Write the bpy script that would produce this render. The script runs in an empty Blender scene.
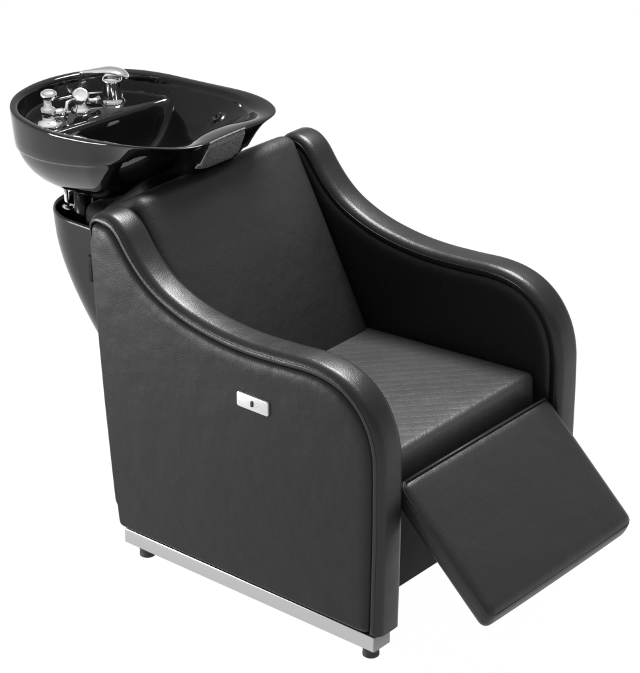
import bpy, bmesh, math, random
from mathutils import Vector, Matrix

random.seed(4)
sc = bpy.context.scene
COL = sc.collection

# ------------------------------------------------------------------ camera
cam_d = bpy.data.cameras.new("camera")
cam = bpy.data.objects.new("camera", cam_d)
COL.objects.link(cam)
F = 2500.0                       # focal length in pixels of the 640 px wide photograph
cam_d.sensor_fit = 'HORIZONTAL'
cam_d.sensor_width = 36.0
cam_d.lens = 36.0 * F / 640.0
cam_d.clip_end = 200
cam_d.clip_start = 0.05
ex = Vector((3300.0, -1186.5, F)).normalized()          # world +X seen from the camera
pitch = math.atan2(1186.5, F)
ez = Vector((0, math.cos(pitch), math.sin(pitch)))
ey = ez.cross(ex)
cam.matrix_world = Matrix(((ex.x, ex.y, ex.z, 3.586), (ey.x, ey.y, ey.z, -3.871), (ez.x, ez.y, ez.z, 2.909), (0, 0, 0, 1)))
sc.camera = cam

# ------------------------------------------------------------------ light
w = bpy.data.worlds.new("World"); sc.world = w; w.use_nodes = True
bg = w.node_tree.nodes['Background']
bg.inputs[1].default_value = 1.03
WN, WL = w.node_tree.nodes, w.node_tree.links
wt = WN.new('ShaderNodeTexCoord'); wsep = WN.new('ShaderNodeSeparateXYZ'); wr = WN.new('ShaderNodeValToRGB')
wm = WN.new('ShaderNodeMapRange'); wm.inputs['From Min'].default_value = -1; wm.inputs['From Max'].default_value = 1
WL.new(wt.outputs['Generated'], wsep.inputs[0]); WL.new(wsep.outputs['Z'], wm.inputs['Value']); WL.new(wm.outputs[0], wr.inputs[0]); WL.new(wr.outputs[0], bg.inputs[0])
for e, (p_, v_) in zip([wr.color_ramp.elements[0], wr.color_ramp.elements[1], wr.color_ramp.elements.new(0.5), wr.color_ramp.elements.new(0.56), wr.color_ramp.elements.new(0.74)],
                       ((0.0, 1.0), (1.0, 0.40), (0.50, 1.0), (0.56, 0.52), (0.74, 0.42))):
    e.position = p_; e.color = (v_, v_, v_, 1)
sc.view_settings.view_transform = 'Standard'
sc.view_settings.look = 'None'
sc.view_settings.exposure = 0
sc.view_settings.gamma = 1
sc.view_settings.use_curve_mapping = False
sc.cycles.max_bounces = 8


def area(name, loc, target, sx, sy, power):
    l = bpy.data.lights.new(name, 'AREA'); l.shape = 'RECTANGLE'; l.size = sx; l.size_y = sy; l.energy = power
    o = bpy.data.objects.new(name, l); COL.objects.link(o)
    o.location = loc
    o.rotation_euler = (Vector(target) - Vector(loc)).to_track_quat('-Z', 'Y').to_euler()
    return o


area("softbox_top", (0.0, 0.9, 3.2), (0.3, 0, 0.5), 1.3, 0.9, 185)
area("softbox_side", (-1.30, -1.75, 0.66), (0.15, -0.35, 0.55), 0.9, 0.6, 52)


# ------------------------------------------------------------------ materials
def mat(name, base, rough=0.5, metal=0.0, spec=0.5, coat=0.0, coat_rough=0.1):
    m = bpy.data.materials.new(name); m.use_nodes = True
    b = m.node_tree.nodes['Principled BSDF']
    b.inputs['Base Color'].default_value = (*base, 1) if isinstance(base, tuple) else (base, base, base, 1)
    b.inputs['Roughness'].default_value = rough
    b.inputs['Metallic'].default_value = metal
    b.inputs['Specular IOR Level'].default_value = spec
    b.inputs['Coat Weight'].default_value = coat
    b.inputs['Coat Roughness'].default_value = coat_rough
    return m, m.node_tree.nodes, m.node_tree.links, b


def leather(name, base=0.012, rough=0.42, spec=0.5, quilt=0.0, grain=1.0, wrinkle=0.5):
    m, N, L, b = mat(name, base, rough, spec=spec)
    tc = N.new('ShaderNodeTexCoord')
    v = N.new('ShaderNodeTexVoronoi'); v.inputs['Scale'].default_value = 420
    n1 = N.new('ShaderNodeTexNoise'); n1.inputs['Scale'].default_value = 260; n1.inputs['Detail'].default_value = 3
    n2 = N.new('ShaderNodeTexNoise'); n2.inputs['Scale'].default_value = 9; n2.inputs['Detail'].default_value = 4
    n3 = N.new('ShaderNodeTexNoise'); n3.inputs['Scale'].default_value = 14; n3.inputs['Detail'].default_value = 2
    for t in (v, n1, n2, n3): L.new(tc.outputs['Object'], t.inputs['Vector'])
    add = N.new('ShaderNodeMath'); add.operation = 'ADD'
    L.new(v.outputs['Distance'], add.inputs[0]); L.new(n1.outputs['Fac'], add.inputs[1])
    bp = N.new('ShaderNodeBump'); bp.inputs['Strength'].default_value = 0.32 * grain; bp.inputs['Distance'].default_value = 0.0012
    L.new(add.outputs[0], bp.inputs['Height'])
    bp2 = N.new('ShaderNodeBump'); bp2.inputs['Strength'].default_value = wrinkle; bp2.inputs['Distance'].default_value = 0.004
    L.new(n3.outputs['Fac'], bp2.inputs['Height']); L.new(bp.outputs[0], bp2.inputs['Normal'])
    last = bp2
    if quilt:
        sep = N.new('ShaderNodeSeparateXYZ'); L.new(tc.outputs['Object'], sep.inputs[0])
        def M(op, a, c=None):
            q = N.new('ShaderNodeMath'); q.operation = op
            for i, x in enumerate((a, c)):
                if x is None: continue
                if isinstance(x, (int, float)): q.inputs[i].default_value = x
                else: L.new(x, q.inputs[i])
            return q.outputs[0]
        s1 = M('MULTIPLY', M('ADD', sep.outputs['X'], sep.outputs['Y']), 25.0)
        s2 = M('MULTIPLY', M('SUBTRACT', sep.outputs['X'], sep.outputs['Y']), 25.0)
        h1 = M('ABSOLUTE', M('SINE', M('MULTIPLY', s1, math.pi)))
        h2 = M('ABSOLUTE', M('SINE', M('MULTIPLY', s2, math.pi)))
        h = M('POWER', M('MULTIPLY', h1, h2), 0.3)
        bq = N.new('ShaderNodeBump'); bq.inputs['Strength'].default_value = quilt; bq.inputs['Distance'].default_value = 0.004
        L.new(h, bq.inputs['Height']); L.new(last.outputs[0], bq.inputs['Normal'])
        last = bq
    L.new(last.outputs[0], b.inputs['Normal'])
    mr = N.new('ShaderNodeMapRange'); mr.inputs['To Min'].default_value = rough - 0.06; mr.inputs['To Max'].default_value = rough + 0.08
    L.new(n2.outputs['Fac'], mr.inputs['Value']); L.new(mr.outputs[0], b.inputs['Roughness'])
    return m


M_PANEL = leather('leather_side', 0.008, 0.42, spec=0.27, wrinkle=0.8, grain=0.65)
M_PAD = leather('leather_pad', 0.006, 0.34, spec=0.40, grain=0.6)
M_BACK = leather('leather_back', 0.012, 0.45, spec=0.36, wrinkle=0.8, quilt=0.05)
M_SEAT = leather('leather_seat', 0.026, 0.40, spec=0.5, quilt=0.14, wrinkle=0.5)
M_FOOT = leather('leather_footrest', 0.016, 0.40, spec=0.32, wrinkle=0.8)
M_DARK = leather('leather_dark', 0.003, 0.6, spec=0.15)
M_SHELL, *_ = mat('satin_black_shell', 0.006, 0.24, spec=0.38)
M_GLOSS, N, L, b = mat('gloss_black_ceramic', 0.003, 0.045, spec=0.45)
t = N.new('ShaderNodeTexNoise'); t.inputs['Scale'].default_value = 7
tc = N.new('ShaderNodeTexCoord'); L.new(tc.outputs['Object'], t.inputs['Vector'])
bp = N.new('ShaderNodeBump'); bp.inputs['Strength'].default_value = 0.04; bp.inputs['Distance'].default_value = 0.004
L.new(t.outputs['Fac'], bp.inputs['Height']); L.new(bp.outputs[0], b.inputs['Normal'])
M_CHROME, *_ = mat('chrome', 0.82, 0.07, metal=1.0)
M_STEEL, N, L, b = mat('brushed_steel', 0.50, 0.30, metal=1.0)
tc = N.new('ShaderNodeTexCoord'); mp = N.new('ShaderNodeMapping'); mp.inputs['Scale'].default_value = (4, 400, 400)
t = N.new('ShaderNodeTexNoise'); t.inputs['Scale'].default_value = 2
L.new(tc.outputs['Object'], mp.inputs[0]); L.new(mp.outputs[0], t.inputs['Vector'])
bp = N.new('ShaderNodeBump'); bp.inputs['Strength'].default_value = 0.25; bp.inputs['Distance'].default_value = 0.001
L.new(t.outputs['Fac'], bp.inputs['Height']); L.new(bp.outputs[0], b.inputs['Normal'])
M_CAP, *_ = mat('grey_end_cap', 0.22, 0.45)
M_PLATE, *_ = mat('silver_plate', 0.60, 0.35, metal=0.6)
M_RUBBER, *_ = mat('black_rubber', 0.012, 0.6)
M_GEL, N, L, b = mat('grey_gel', 0.10, 0.55)
t = N.new('ShaderNodeTexNoise'); t.inputs['Scale'].default_value = 330; t.inputs['Detail'].default_value = 2
tc = N.new('ShaderNodeTexCoord'); L.new(tc.outputs['Object'], t.inputs['Vector'])
cr = N.new('ShaderNodeValToRGB'); cr.color_ramp.elements[0].position = 0.35; cr.color_ramp.elements[1].position = 0.68
cr.color_ramp.elements[0].color = (0.03, 0.03, 0.03, 1); cr.color_ramp.elements[1].color = (0.17, 0.17, 0.17, 1)
L.new(t.outputs['Fac'], cr.inputs[0]); L.new(cr.outputs[0], b.inputs['Base Color'])
bp = N.new('ShaderNodeBump'); bp.inputs['Strength'].default_value = 0.5; bp.inputs['Distance'].default_value = 0.002
L.new(t.outputs['Fac'], bp.inputs['Height']); L.new(bp.outputs[0], b.inputs['Normal'])

# added white floor, translucent so world light from below washes out cast shadows
M_FLOOR = bpy.data.materials.new('shadowless_floor'); M_FLOOR.use_nodes = True
N = M_FLOOR.node_tree.nodes; L = M_FLOOR.node_tree.links; N.clear()
out = N.new('ShaderNodeOutputMaterial'); tr = N.new('ShaderNodeBsdfTranslucent'); df = N.new('ShaderNodeBsdfDiffuse'); mx = N.new('ShaderNodeMixShader')
tr.inputs[0].default_value = (0.98, 0.98, 0.98, 1); df.inputs['Color'].default_value = (0.9, 0.9, 0.9, 1)
mx.inputs[0].default_value = 0.015
L.new(tr.outputs[0], mx.inputs[1]); L.new(df.outputs[0], mx.inputs[2]); L.new(mx.outputs[0], out.inputs[0])


# ------------------------------------------------------------------ mesh helpers
def obj(name, verts, faces, m, parent=None, smooth=True, label=None):
    me = bpy.data.meshes.new(name)
    me.from_pydata([tuple(v) for v in verts], [], faces)
    bm = bmesh.new(); bm.from_mesh(me)
    bmesh.ops.remove_doubles(bm, verts=bm.verts, dist=1e-6)
    bmesh.ops.recalc_face_normals(bm, faces=bm.faces)
    bm.to_mesh(me); bm.free()
    me.materials.append(m)
    for p in me.polygons: p.use_smooth = smooth
    o = bpy.data.objects.new(name, me); COL.objects.link(o)
    if parent: o.parent = parent
    if label: o['label'] = label
    return o


def sharp(o, deg=35):
    o.data.set_sharp_from_angle(angle=math.radians(deg))
    return o


def catmull(P, n=10, closed=False):
    P = [Vector(p) for p in P]; R = []
    k = len(P); segs = k if closed else k - 1
    for i in range(segs):
        g = (lambda j: P[j % k]) if closed else (lambda j: P[min(max(j, 0), k - 1)])
        a, b_, c, d = g(i - 1), g(i), g(i + 1), g(i + 2)
        for s in range(n):
            t = s / n
            R.append(0.5 * ((2 * b_) + (c - a) * t + (2 * a - 5 * b_ + 4 * c - d) * t * t + (3 * b_ - a - 3 * c + d) * t ** 3))
    if not closed: R.append(P[-1].copy())
    return R


def resample(P, n, closed=False):
    Q = list(P) + ([P[0]] if closed else [])
    D = [0]
    for i in range(1, len(Q)): D.append(D[-1] + (Q[i] - Q[i - 1]).length)
    R = []; j = 0
    m = n if closed else n - 1
    for i in range(n):
        s = D[-1] * i / m
        while j < len(Q) - 2 and D[j + 1] < s: j += 1
        d = D[j + 1] - D[j]
        R.append(Q[j].lerp(Q[j + 1], (s - D[j]) / d if d > 0 else 0))
    return R


def blur(P, k, closed=False):
    for _ in range(k):
        Q = [p.copy() for p in P]
        for i in range(0 if closed else 1, len(P) if closed else len(P) - 1):
            Q[i] = (P[i - 1] + 2 * P[i] + P[(i + 1) % len(P)]) / 4
        P = Q
    return P


def strip(rings, closed_u=False, closed_v=False, cap=False):
    """rings: list of equally long lists of points -> verts, faces"""
    V = [p for r in rings for p in r]; n = len(rings[0]); F_ = []
    for i in range(len(rings) if closed_v else len(rings) - 1):
        a = i * n; b_ = ((i + 1) % len(rings)) * n
        for j in range(n if closed_u else n - 1):
            F_.append((a + j, a + (j + 1) % n, b_ + (j + 1) % n, b_ + j))
    if cap:
        F_.append(tuple(range(n))); F_.append(tuple(range(len(V) - n, len(V))))
    return V, F_


def tube(P, r, n=10, cap=True):
    P = [Vector(p) for p in P]; rings = []
    rr = r if isinstance(r, (list, tuple)) else [r] * len(P)
    up = None
    for i, p in enumerate(P):
        d = (P[min(i + 1, len(P) - 1)] - P[max(i - 1, 0)]).normalized()
        if up is None:
            up = Vector((0, 0, 1)) if abs(d.z) < 0.9 else Vector((1, 0, 0))
        a = (up - d * up.dot(d)).normalized(); b_ = d.cross(a); up = a
        rings.append([p + (a * math.cos(t) + b_ * math.sin(t)) * rr[i] for t in [2 * math.pi * k / n for k in range(n)]])
    return strip(rings, closed_u=True, cap=cap)


def lathe(prof, c, n=32, axis=None):
    """prof: (radius, height) list about the vertical through c (or a tilted axis)"""
    c = Vector(c); q = Vector((0, 0, 1)).rotation_difference(Vector(axis).normalized()) if axis else None
    rings = []
    for r, h in prof:
        ring = []
        for k in range(n):
            t = 2 * math.pi * k / n; v = Vector((max(r, 1e-5) * math.cos(t), max(r, 1e-5) * math.sin(t), h))
            ring.append(c + (q @ v if q else v))
        rings.append(ring)
    return strip(rings, closed_u=True, cap=True)


def merge(*parts):
    V = []; F_ = []
    for v, f in parts:
        o = len(V); V += list(v); F_ += [tuple(i + o for i in ff) for ff in f]
    return V, F_


def rbox(sx, sy, sz, r, n=14, k=5, puff=(0, 0, 0), corner=None):
    """rounded box of full size sx,sy,sz centred on 0; puff swells the faces of each axis"""
    def ticks(s):
        h = s / 2; e = []
        for i in range(k): e.append(-h + r * (1 - math.cos(math.pi / 2 * i / k)) * 1.0)
        mid = [-h + r + (s - 2 * r) * i / n for i in range(n + 1)]
        return e + mid + [-x for x in reversed(e)]
    S = (sx, sy, sz); T = [ticks(s) for s in S]; V = []; F_ = []
    for ax in range(3):
        u, v = (ax + 1) % 3, (ax + 2) % 3
        for sg in (-1, 1):
            o = len(V)
            for a in T[u]:
                for b_ in T[v]:
                    p = [0, 0, 0]; p[ax] = sg * S[ax] / 2; p[u] = a; p[v] = b_
                    q = [max(-(S[i] / 2 - r), min(S[i] / 2 - r, p[i])) for i in range(3)]
                    d = Vector([p[i] - q[i] for i in range(3)])
                    P = Vector(q) + d.normalized() * r if d.length > 1e-9 else Vector(p)
                    f = []
                    for i in range(3):
                        x = P[i] / (S[i] / 2); f.append(max(0, 1 - abs(x) ** 2.6))
                    D = Vector()
                    for i in range(3):
                        D[i] = puff[i] * (P[i] / (S[i] / 2)) * f[(i + 1) % 3] * f[(i + 2) % 3]
                    V.append(P + D)
            nv = len(T[v])
            for i in range(len(T[u]) - 1):
                for j in range(nv - 1):
                    F_.append((o + i * nv + j, o + (i + 1) * nv + j, o + (i + 1) * nv + j + 1, o + i * nv + j + 1))
    return V, F_


def xf(vf, M_):
    return [M_ @ Vector(v) for v in vf[0]], vf[1]


def mv(vf, x, y, z):
    return xf(vf, Matrix.Translation((x, y, z)))


# ------------------------------------------------------------------ setting
S = 20
fl = obj('floor', [(-S, -S, 0), (S, -S, 0), (S, S, 0), (-S, S, 0)], [(0, 1, 2, 3)], M_FLOOR, smooth=False)
fl['kind'] = 'structure'

# ------------------------------------------------------------------ the chair
root = bpy.data.objects.new('backwash_chair', None); COL.objects.link(root)
root['label'] = 'black leather salon shampoo chair with raised footrest and glossy black basin behind its backrest'
root['category'] = 'salon chair'

# side panels --------------------------------------------------------------
TOP = [(-0.020, 0.775), (-0.022, 0.800), (-0.012, 0.822), (0.015, 0.834), (0.048, 0.831), (0.078, 0.810), (0.108, 0.770), (0.145, 0.731),
       (0.190, 0.700), (0.260, 0.673), (0.345, 0.657), (0.430, 0.652), (0.520, 0.656), (0.600, 0.662), (0.660, 0.657), (0.710, 0.639),
       (0.752, 0.606), (0.782, 0.560), (0.797, 0.510), (0.801, 0.455), (0.801, 0.30), (0.799, 0.18), (0.797, 0.074)]
NP = 150
path = blur(resample(catmull([(x, 0, z) for x, z in TOP], 12), NP), 2)


def normals(P):
    N_ = []
    for i in range(len(P)):
        d = (P[min(i + 1, len(P) - 1)] - P[max(i - 1, 0)]).normalized()
        N_.append(Vector((d.z, 0, -d.x)))       # pointing inwards for a clockwise top path
    return N_


nrm = normals(path)
HALF = 0.040
YC = 0.315


def depth(i):
    t = i / (NP - 1)
    return 0.024 * min(1, max(0.35, t / 0.06))


def make_side(sign):
    y0 = sign * YC
    # pad running over the top and down the front
    sec = []
    for k in range(0, 9):
        a = math.pi / 2 * k / 8
        sec.append((0.020 + (HALF - 0.020) * math.sin(a), 0.85 * (1 - math.cos(a))))
    sec += [(HALF - 0.0006, 0.93), (HALF - 0.003, 1.03), (HALF - 0.008, 1.12), (HALF - 0.014, 1.16)]
    full = [(-l, d) for l, d in reversed(sec)] + [(0.0, 0.0)] + sec
    full = [(l, d - 0.06 * (1 - (l / HALF) ** 2)) for l, d in full]
    rings = []
    for i, p in enumerate(path):
        dd = depth(i)
        rings.append([p + nrm[i] * (d * dd) + Vector((0, y0 + l, 0)) for l, d in full])
    V, F_ = strip(rings)
    n = len(full)
    F_.append(tuple(range(n))); F_.append(tuple(range(len(V) - n, len(V))))
    F_ += [(i * n, (i + 1) * n, (i + 1) * n + n - 1, i * n + n - 1) for i in range(NP - 1)]
    # panel body: outline just under the pad, closed along the bottom and the rear
    inner = [path[i] + nrm[i] * depth(i) * 1.0 for i in range(NP)]
    inner = blur(inner, 2)
    ctrl = [inner[-1] + Vector((0, 0, 0.010)), Vector((inner[-1].x - 0.004, 0, 0.076)), Vector((inner[-1].x - 0.016, 0, 0.072))]
    rear = [Vector((0.052, 0, 0.072)), Vector((0.042, 0, 0.076)), Vector((0.038, 0, 0.088)), Vector((0.034, 0, 0.125)), Vector((0.028, 0, 0.135)),
            Vector((0.020, 0, 0.22)), Vector((0.006, 0, 0.38)), Vector((-0.006, 0, 0.55)), Vector((-0.014, 0, 0.68)), Vector((-0.018, 0, 0.76))]
    loop = inner[:-3] + ctrl + resample([ctrl[-1], rear[0]], 40)[1:-1] + rear[:5] + resample(rear[5:], 30)
    L_ = resample(loop, 420, True)
    cen = []
    LN = []
    for i in range(len(L_)):
        d = (L_[(i + 2) % len(L_)] - L_[i - 2]).normalized(); LN.append(Vector((d.z, 0, -d.x)))
    LN = blur(LN, 3, True)
    W_ = []
    for v in LN:
        v = v.normalized(); t = max(0, min(1, (-v.z - v.x) * 1.2)); W_.append(0.30 + 0.70 * t * t * (3 - 2 * t))
    for _ in range(12): W_ = [(W_[i - 1] + 2 * W_[i] + W_[(i + 1) % len(W_)]) / 4 for i in range(len(W_))]
    prof = [(0.0, HALF - 0.018), (0.0012, HALF - 0.0115), (0.0040, HALF - 0.0060), (0.0080, HALF - 0.0015), (0.0130, HALF + 0.0012), (0.0200, HALF + 0.0030), (0.0280, HALF + 0.0041), (0.0360, HALF + 0.0044)]
    rings = []
    for sgn in (1,):
        for d, l in prof:
            rings.append([p + LN[i].normalized() * d * W_[i] + Vector((0, y0 + sgn * l, 0)) for i, p in enumerate(L_)])
    other = [[p + Vector((0, -2 * (p.y - y0), 0)) for p in r] for r in rings]
    allr = list(reversed(other)) + rings
    V2, F2 = strip(allr, closed_u=True)
    m = len(L_)
    F2.append(tuple(range(m))); F2.append(tuple(range(len(V2) - m, len(V2))))
    panel = obj('side_panel', V2, F2, M_PANEL, root)
    sharp(panel, 50)
    pad = obj('arm_pad', V, F_, M_PAD, panel)
    sharp(pad, 60)
    # stitched welt on both seams
    for s2 in (-1, 1):
        for nm, dd, lat, rad in (('welt', 1.0, HALF - 0.0036, 0.0010), ('stitching', 0.55, HALF - 0.0006, 0.0007)):
            P = [path[i] + nrm[i] * depth(i) * dd + Vector((0, y0 + s2 * lat, 0)) for i in range(2, NP - 1)]
            Vv, Ff = tube(P, rad, 8)
            obj(nm, Vv, Ff, M_PAD, panel)
    return panel


near = make_side(-1)
far = make_side(1)

# steel runners --------------------------------------------------------------
for sign in (-1, 1):
    y = sign * 0.322
    vf = mv(rbox(0.730, 0.056, 0.037, 0.003, n=2, k=3), 0.050 + 0.365, y, 0.030 + 0.0185)
    sk = obj('base_runner', *vf, M_STEEL, root); sharp(sk, 40)
    sharp(obj('end_cap', *mv(rbox(0.003, 0.053, 0.034, 0.001, n=2, k=2), 0.7810, y, 0.0485), M_CAP, sk), 40)
    for x in (0.095, 0.752):
        v = lathe([(0.0, 0.001), (0.016, 0.001), (0.0185, 0.003), (0.0185, 0.010), (0.017, 0.012), (0.017, 0.015), (0.0185, 0.017), (0.0185, 0.0225), (0.012, 0.0245), (0.008, 0.0245), (0.008, 0.032), (0, 0.032)], (x, y, 0), 28)
        ft = obj('levelling_foot', *v, M_RUBBER, sk); sharp(ft, 40)

# base box, rear panel ---------------------------------------------------------
vf = mv(rbox(0.60, 0.546, 0.25, 0.008, n=3, k=3), 0.402, 0, 0.197)
sharp(obj('base_box', *vf, M_DARK, root), 40)
R_ = Matrix.Translation((0.018, 0, 0.43)) @ Matrix.Rotation(math.radians(-3.2), 4, 'Y')
sharp(obj('rear_panel', *xf(rbox(0.03, 0.546, 0.70, 0.008, n=3, k=3), R_), M_PANEL, root), 40)

# seat ---------------------------------------------------------------------------
a = math.atan2(0.029, 0.467)
Rs = Matrix.Translation((0.465, 0, 0.369)) @ Matrix.Rotation(-a, 4, 'Y')
seat = obj('seat', *rbox(0.560, 0.540, 0.124, 0.016, n=18, k=6, puff=(0.001, 0, 0.004)), M_SEAT, root)
seat.matrix_local = Rs
# welt along the seat's front edge and a shallow skirt below
# backrest -----------------------------------------------------------------------
dirv = Vector((0.224, 0, -0.412)).normalized(); nb = Vector((-dirv.z, 0, dirv.x))
topc = Vector((0.040, 0, 0.852))
Lb = 0.530; Tb = 0.110
c = topc + dirv * (Lb / 2) - nb * (Tb / 2)
Rb = Matrix(((-dirv.x, 0, nb.x, c.x), (0, 1, 0, c.y), (-dirv.z, 0, nb.z, c.z), (0, 0, 0, 1)))
back = obj('backrest', *rbox(Lb, 0.534, Tb, 0.030, n=18, k=7, puff=(0.003, 0, 0.016)), M_BACK, root)
# local frame x=up the back, y=across, z=towards the sitter
Rb = Matrix(((-dirv.x, 0, nb.x, c.x), (0, -1, 0, 0), (-dirv.z, 0, nb.z, c.z), (0, 0, 0, 1)))
back.matrix_local = Rb

# footrest -------------------------------------------------------------------------
fd = Vector((0.226, 0, -0.212)).normalized(); fn = Vector((-fd.z, 0, fd.x))
Lf = 0.352; Tf = 0.058
fc = Vector((0.782, 0, 0.408)) + fd * (Lf / 2) - fn * (Tf / 2) - fn * 0.0
def taper(vf):
    return [Vector((v.x - max(0, v.x / (Lf / 2)) ** 2 * 0.016 * (v.z / Tf + 0.5), v.y, v.z)) for v in vf[0]], vf[1]


foot = obj('footrest', *taper(rbox(Lf, 0.530, Tf, 0.023, n=18, k=6, puff=(0.002, 0.002, 0.007))), M_FOOT, root)
foot.matrix_local = Matrix(((fd.x, 0, fn.x, fc.x), (0, 1, 0, 0), (fd.z, 0, fn.z, fc.z), (0, 0, 0, 1)))


def loop_welt(lx, ly, z, rad, r):
    P = []
    for cx_, cy_, a0 in ((1, 1, 0), (-1, 1, 90), (-1, -1, 180), (1, -1, 270)):
        for k in range(7):
            t = math.radians(a0 + 15 * k)
            P.append(Vector((cx_ * (lx / 2 - rad) + rad * math.cos(t), cy_ * (ly / 2 - rad) + rad * math.sin(t), z)))
    P = resample(P, 160, True); rings = []
    for i, p in enumerate(P):
        d = (P[(i + 1) % 160] - P[i - 1]).normalized(); s_ = Vector((d.y, -d.x, 0))
        rings.append([p + s_ * math.cos(t) * r + Vector((0, 0, math.sin(t) * r)) for t in [2 * math.pi * k / 8 for k in range(8)]])
    return strip(rings, closed_u=True, closed_v=True)


obj('piping', *taper(loop_welt(Lf - 0.0045, 0.5265, 0.0170, 0.023, 0.0018)), M_FOOT, foot)
obj('rear_piping', *tube([(-Lf / 2 + 0.004, -0.250, Tf / 2 - 0.0035), (-Lf / 2 + 0.004, 0.250, Tf / 2 - 0.0035)], 0.0026, 10), M_FOOT, foot)
# bracket that carries the footrest
for sgn in (-1, 1):
    P = [Vector((0.69, sgn * 0.10, 0.24)), Vector((0.745, sgn * 0.10, 0.29)), Vector((0.80, sgn * 0.10, 0.335))]
    rings = []
    for p in P:
        rings.append([p + Vector(q) for q in ((0, -0.006, -0.022), (0, 0.006, -0.022), (0, 0.006, 0.022), (0, -0.006, 0.022))])
    sharp(obj('footrest_bracket', *strip(rings, closed_u=True, cap=True), M_RUBBER, root), 30)

# switch plate ---------------------------------------------------------------------
def plate(cx_, cy_, cz_, wx, hz, th, r):
    P = []
    for ax_, az_, a0 in ((1, 1, 0), (-1, 1, 90), (-1, -1, 180), (1, -1, 270)):
        for k in range(7):
            t = math.radians(a0 + 15 * k)
            P.append((ax_ * (wx / 2 - r) + r * math.cos(t), az_ * (hz / 2 - r) + r * math.sin(t)))
    rings = []
    for s_, d in ((1, 0), (1, th * 0.6), (0.985, th * 0.9), (0.96, th)):
        rings.append([Vector((cx_ + x * (1 - (1 - s_) * 1.0), cy_ - d, cz_ + z * (1 - (1 - s_) * 2.2))) for x, z in P])
    return strip(rings, closed_u=True, cap=True)


YP = -(YC + HALF + 0.0048)
sw = obj('switch_plate', *plate(0.459, YP, 0.523, 0.088, 0.034, 0.005, 0.005), M_PLATE, root)
sharp(sw, 40)
k_ = obj('rocker_switch', *plate(0.459, YP - 0.0048, 0.523, 0.006, 0.014, 0.003, 0.0028), M_RUBBER, sw)
for dx, dz in ((0.011, 0.004), (0.017, 0.001), (0.011, -0.005)):
    obj('indicator', *lathe([(0.0, 0), (0.0014, 0), (0.0012, 0.0006), (0, 0.0007)], (0.459 + dx, YP - 0.0050, 0.523 + dz), 12, axis=(0, -1, 0)), M_STEEL, sw)
kn = obj('recline_latch', *mv(rbox(0.020, 0.030, 0.066, 0.007, n=3, k=4), -0.026, -0.335, 0.690), M_DARK, root)

# basin --------------------------------------------------------------------------------
half = [(-0.522, 0.0), (-0.518, 0.045), (-0.500, 0.105), (-0.462, 0.160), (-0.405, 0.203), (-0.330, 0.227), (-0.250, 0.235), (-0.165, 0.234), (-0.080, 0.227), (-0.010, 0.211),
        (0.045, 0.187), (0.082, 0.158), (0.099, 0.127), (0.102, 0.095), (0.098, 0.055), (0.097, 0.0)]
ctl = [Vector((x, -y, 0)) for x, y in half] + [Vector((x, y, 0)) for x, y in reversed(half[1:-1])]
NB = 240
outl = blur(resample(catmull(ctl, 12, True), NB, True), 2, True)
CB = Vector((-0.315, 0, 0))


def zrim(x, y):
    t = min(1, max(0, (x + 0.30) / 0.38)); t = t * t * (3 - 2 * t)
    z = 0.920 + 0.022 * t
    return z


def scaled(s, z_f):
    R = []
    for p in outl:
        q = CB + (p - CB) * s
        R.append(Vector((q.x, q.y, z_f(p, q))))
    return R


rings = []
# outside from the bottom upwards
def tfront(x):
    t = min(1, max(0, (x + 0.15) / 0.20)); return t * t * (3 - 2 * t)


def cen(p):
    return math.exp(-(abs(p.y) / 0.115) ** 6)


def scaledf(s, z_f, k):
    R = []
    for p in outl:
        q = CB + (p - CB) * (s * (1 - k(p) * tfront(p.x)))
        R.append(Vector((q.x, q.y, z_f(p, q))))
    return R


def ext(s, zb, follow):      # zb depth below the rim; the front undercuts at 45 degrees
    def f(p, q):
        zr = zrim(p.x, p.y)
        t = min(1, max(0, (p.x + 0.50) / 0.40))
        return zr * follow + 0.92 * (1 - follow) - zb * (1 - 0.36 * t * follow)
    return scaledf(s, f, lambda p: (0.32 - 0.29 * cen(p)) * min(1, zb / 0.14))


for s, zb, fo in ((0.02, 0.205, 0), (0.2, 0.204, 0), (0.36, 0.202, 0), (0.5, 0.197, 0.1), (0.62, 0.188, 0.3), (0.73, 0.174, 0.5), (0.82, 0.155, 0.7), (0.885, 0.134, 0.85), (0.925, 0.115, 0.95), (0.940, 0.104, 1),
                  (0.946, 0.1005, 1), (0.956, 0.0990, 1), (0.962, 0.0960, 1), (0.972, 0.075, 1), (0.984, 0.045, 1), (0.993, 0.020, 1), (0.998, 0.008, 1), (0.998, 0.003, 1), (0.992, 0.0005, 1)):
    rings.append(ext(s, zb, fo))
# rim top, then the inside
for s, zb in ((0.985, 0.0), (0.965, 0.0), (0.935, 0.0005), (0.918, 0.003), (0.905, 0.009), (0.897, 0.018)):
    rings.append(scaledf(s, lambda p, q, zb=zb: zrim(p.x, p.y) - zb - 0.012 * tfront(p.x) * (0.985 - s) / 0.088, lambda p, s=s: (0.03 + 0.09 * math.exp(-(p.y / 0.13) ** 2)) * (0.985 - s) / 0.088))
DECK = 0.872


def inside(s):
    u = s / 0.897
    def f(p, q):
        zr = zrim(p.x, p.y) - 0.018 - 0.012 * tfront(p.x)
        zfl = 0.752
        front = min(1, max(0, (p.x + 0.30) / 0.40)); front = front * front * (3 - 2 * front)
        k = u ** (4.5 - 2.0 * front)
        z = zfl + (zr - zfl) * k
        d = (q.x + 0.313 - 0.115 * q.y) / 0.0035     # deck edge
        wgt = 1 / (1 + math.exp(max(-30, min(30, d))))
        zd = DECK + 0.02 * max(0, -q.x - 0.42)
        z2 = max(z, zd)
        return z * (1 - wgt) + z2 * wgt
    return scaledf(s, f, lambda p: 0.03 + 0.09 * math.exp(-(p.y / 0.13) ** 2))


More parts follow.
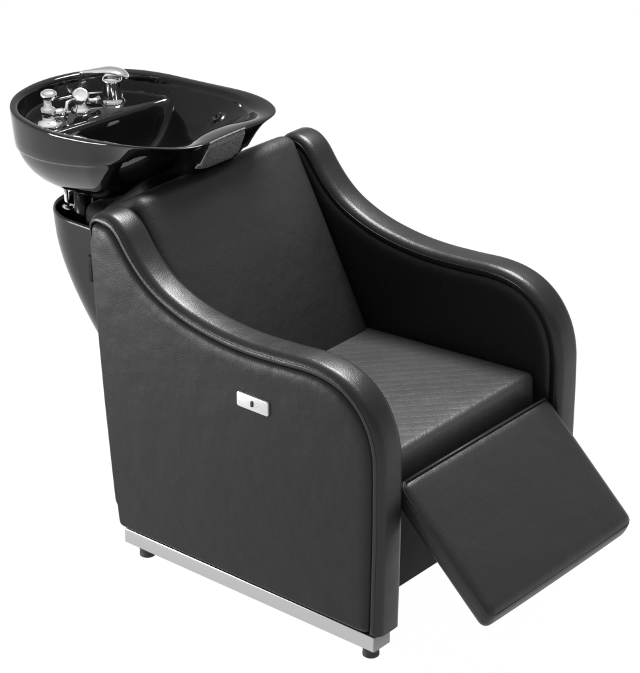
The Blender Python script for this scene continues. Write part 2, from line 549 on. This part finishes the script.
for i in range(1, 100):
    rings.append(inside(0.897 * (1 - i / 100.0) + 0.002))
V, F_ = strip(rings, closed_u=True)
F_.append(tuple(range(NB))); F_.append(tuple(range(len(V) - NB, len(V))))
basin = obj('basin', V, F_, M_GLOSS, root)

# grey neck cushion lying against the front lip: follows the outer wall
sel = [i for i, p in enumerate(outl) if p.x > 0 and -0.092 < p.y < 0.034]
sel.sort(key=lambda i: outl[i].y)
rr = [r for r in range(8, 18)]
rows = []
for i in sel:
    row = []
    for r in rr:
        p = rings[r][i]; a_ = rings[r + 1][i] - rings[r - 1][i]
        n_ = a_.cross(Vector((0, 1, 0))).normalized()
        if n_.x < 0 and r < 16: n_ = -n_
        if r >= 16 and n_.z < 0: n_ = -n_
        row.append(p + n_ * 0.0030)
    rows.append(row)
cush = obj('neck_cushion', *strip(rows), M_GEL, basin)
sm = cush.modifiers.new('s', 'SOLIDIFY'); sm.thickness = 0.0045; sm.offset = 0
bv = cush.modifiers.new('b', 'BEVEL'); bv.width = 0.002; bv.segments = 2; bv.limit_method = 'ANGLE'

# waste fitting in the bowl
dr = obj('drain', *lathe([(0.0, 0.0), (0.012, 0.0), (0.016, 0.003), (0.028, 0.0045), (0.031, 0.002), (0.031, -0.002)], (-0.22, 0, 0.755), 32), M_CHROME, basin)

# taps on the deck
def tap_base(x, y):
    return lathe([(0, -0.004), (0.024, -0.004), (0.025, 0.002), (0.023, 0.006), (0.016, 0.009), (0.0135, 0.014), (0.0130, 0.024), (0.0, 0.024)], (x, y, DECK), 32)


# valve with a mushroom knob
x, y = -0.385, -0.112
v1 = obj('temperature_valve', *merge(lathe([(0, -0.004), (0.031, -0.004), (0.033, 0.002), (0.031, 0.008), (0.022, 0.012), (0.016, 0.016), (0.015, 0.026), (0.0, 0.026)], (x, y, DECK), 32),
         lathe([(0.013, 0.02), (0.018, 0.024), (0.020, 0.034), (0.016, 0.043), (0.009, 0.047), (0.008, 0.066), (0, 0.066)], (x, y, DECK), 32),
         tube([(x, y, DECK + 0.026), (x + 0.015, y + 0.028, DECK + 0.026), (x + 0.010, y + 0.046, DECK + 0.020)], [0.010, 0.012, 0.009], 14)), M_CHROME, root)
kb = obj('knob', *lathe([(0.007, 0.058), (0.010, 0.062), (0.0175, 0.068), (0.0195, 0.073), (0.0180, 0.080), (0.011, 0.0845), (0.0, 0.086)], (x + 0.003, y + 0.002, DECK), 32), M_CHROME, v1)
# hand shower resting in its holder
x, y = -0.396, 0.004
v2 = obj('hand_shower', *merge(lathe([(0, -0.004), (0.022, -0.004), (0.024, 0.002), (0.020, 0.007), (0.013, 0.012), (0.012, 0.022), (0.0, 0.022)], (x, y, DECK), 32),
         tube([(x + 0.004, y + 0.015, DECK + 0.020), (x + 0.012, y + 0.034, DECK + 0.018), (x + 0.014, y + 0.046, DECK + 0.018)], [0.006, 0.007, 0.0105], 16),
         tube([(x - 0.010, y - 0.012, DECK + 0.030), (x - 0.004, y - 0.040, DECK + 0.030), (x + 0.004, y - 0.052, DECK + 0.012), (x + 0.004, y - 0.052, DECK - 0.004)], 0.0045, 12)), M_CHROME, root)
obj('spray_head', *lathe([(0.0, -0.021), (0.009, -0.019), (0.0165, -0.013), (0.0205, -0.004), (0.0212, 0.004), (0.0185, 0.012), (0.0150, 0.0145), (0.0135, 0.0135), (0.0, 0.0150)], (x, y, DECK + 0.034), 32, axis=(0.6, -0.4, 0.7)), M_CHROME, v2)
# lever mixer
x, y = -0.385, 0.100
v3 = obj('mixer_tap', *lathe([(0, -0.004), (0.030, -0.004), (0.031, 0.002), (0.0265, 0.006), (0.0245, 0.011), (0.0235, 0.046), (0.0245, 0.050), (0.0245, 0.056), (0.019, 0.063), (0.0, 0.065)], (x, y, DECK), 40), M_CHROME, root)
P = [Vector((x + 0.034, y + 0.022, DECK + 0.058)), Vector((x + 0.026, y + 0.018, DECK + 0.066)), Vector((x + 0.01, y + 0.008, DECK + 0.074)), Vector((x - 0.01, y - 0.006, DECK + 0.077)), Vector((x - 0.034, y - 0.026, DECK + 0.074)), Vector((x - 0.052, y - 0.040, DECK + 0.071)), Vector((x - 0.060, y - 0.048, DECK + 0.070))]
P = resample(catmull(P, 6), 30); rg = []
for i, p in enumerate(P):
    t = i / 29
    wd = 0.0225 * (1 if t < 0.45 else 1 - 0.75 * ((t - 0.45) / 0.55) ** 0.8) * math.sqrt(max(0.02, min(1, t * 5 + 0.02, (1 - t) * 12 + 0.05)))
    th = 0.0085 * math.sqrt(max(0.02, min(1, t * 6 + 0.02))) * (1 - 0.6 * t)
    d = (P[min(i + 1, 29)] - P[max(i - 1, 0)]).normalized(); s_ = Vector((-d.y, d.x, 0)).normalized(); u_ = s_.cross(d)
    if u_.z < 0: u_ = -u_
    rg.append([p + s_ * wd * math.cos(a_) + u_ * th * math.sin(a_) for a_ in [2 * math.pi * k / 20 for k in range(20)]])
obj('lever', *strip(rg, closed_u=True, cap=True), M_CHROME, v3)

# pedestal behind the chair -------------------------------------------------------------
prof = [(0.02, -0.06, 0.085), (0.12, -0.13, 0.092), (0.20, -0.19, 0.098), (0.28, -0.252, 0.104), (0.33, -0.292, 0.108), (0.38, -0.333, 0.112), (0.43, -0.368, 0.116), (0.48, -0.398, 0.119), (0.53, -0.422, 0.122), (0.58, -0.438, 0.124), (0.62, -0.444, 0.125), (0.650, -0.448, 0.125)]
pc = catmull([Vector(p) for p in prof], 5)


def plan(z, xr, hw, inset=0.0):
    """U shaped section: round at the rear, straight sides running into the chair back"""
    R = []; x1 = 0.022 - 0.055 * z
    for k in range(41):
        t = math.pi / 2 + math.pi * k / 40
        cxx = xr + hw * 1.05
        R.append(Vector((cxx + (hw * 1.05 - inset) * math.cos(t), (hw - inset) * math.sin(t), z)))
    return [Vector((x1, hw - inset, z))] + R + [Vector((x1, -(hw - inset), z))]


rings = [plan(z, xr, hw) for z, xr, hw in pc]
z, xr, hw = pc[-1]
rings.append(plan(z + 0.004, xr, hw, 0.001)); rings.append(plan(z + 0.006, xr, hw, 0.004)); rings.append(plan(z + 0.004, xr, hw, 0.007)); rings.append(plan(z - 0.01, xr, hw, 0.008)); rings.append(plan(z - 0.09, xr, hw, 0.016))
V, F_ = strip(rings); n = len(rings[0])
F_.append(tuple(range(len(V) - n, len(V)))); F_.append(tuple(range(n)))
ped = obj('pedestal_shell', V, F_, M_SHELL, root)
sharp(ped, 60)
# tilting mount, hose and pins inside the shell
obj('basin_mount', *merge(mv(rbox(0.26, 0.21, 0.20, 0.03, n=3, k=4), -0.17, 0, 0.60), tube([(-0.30, -0.10, 0.60), (-0.30, 0.10, 0.60)], 0.035, 24)), M_DARK, ped)
obj('support_pin', *merge(tube([(-0.400, -0.045, 0.56), (-0.404, -0.045, 0.63), (-0.410, -0.045, 0.73)], 0.006, 14), lathe([(0.007, 0), (0.017, 0), (0.018, 0.006), (0.014, 0.012), (0.006, 0.013)], (-0.403, -0.045, 0.635), 24)), M_CHROME, ped)
Rm = Matrix.Translation((-0.095, 0, 0.750)) @ Matrix.Rotation(math.radians(-38), 4, 'Y')
obj('basin_support_blocker', *xf(rbox(0.20, 0.33, 0.075, 0.03, n=3, k=5), Rm), M_DARK, root)  # support block, added and sized to keep floor reflections off the bowl
obj('drain_pipe', *tube([(-0.345, -0.05, 0.55), (-0.345, -0.05, 0.70)], 0.022, 24), M_SHELL, ped)
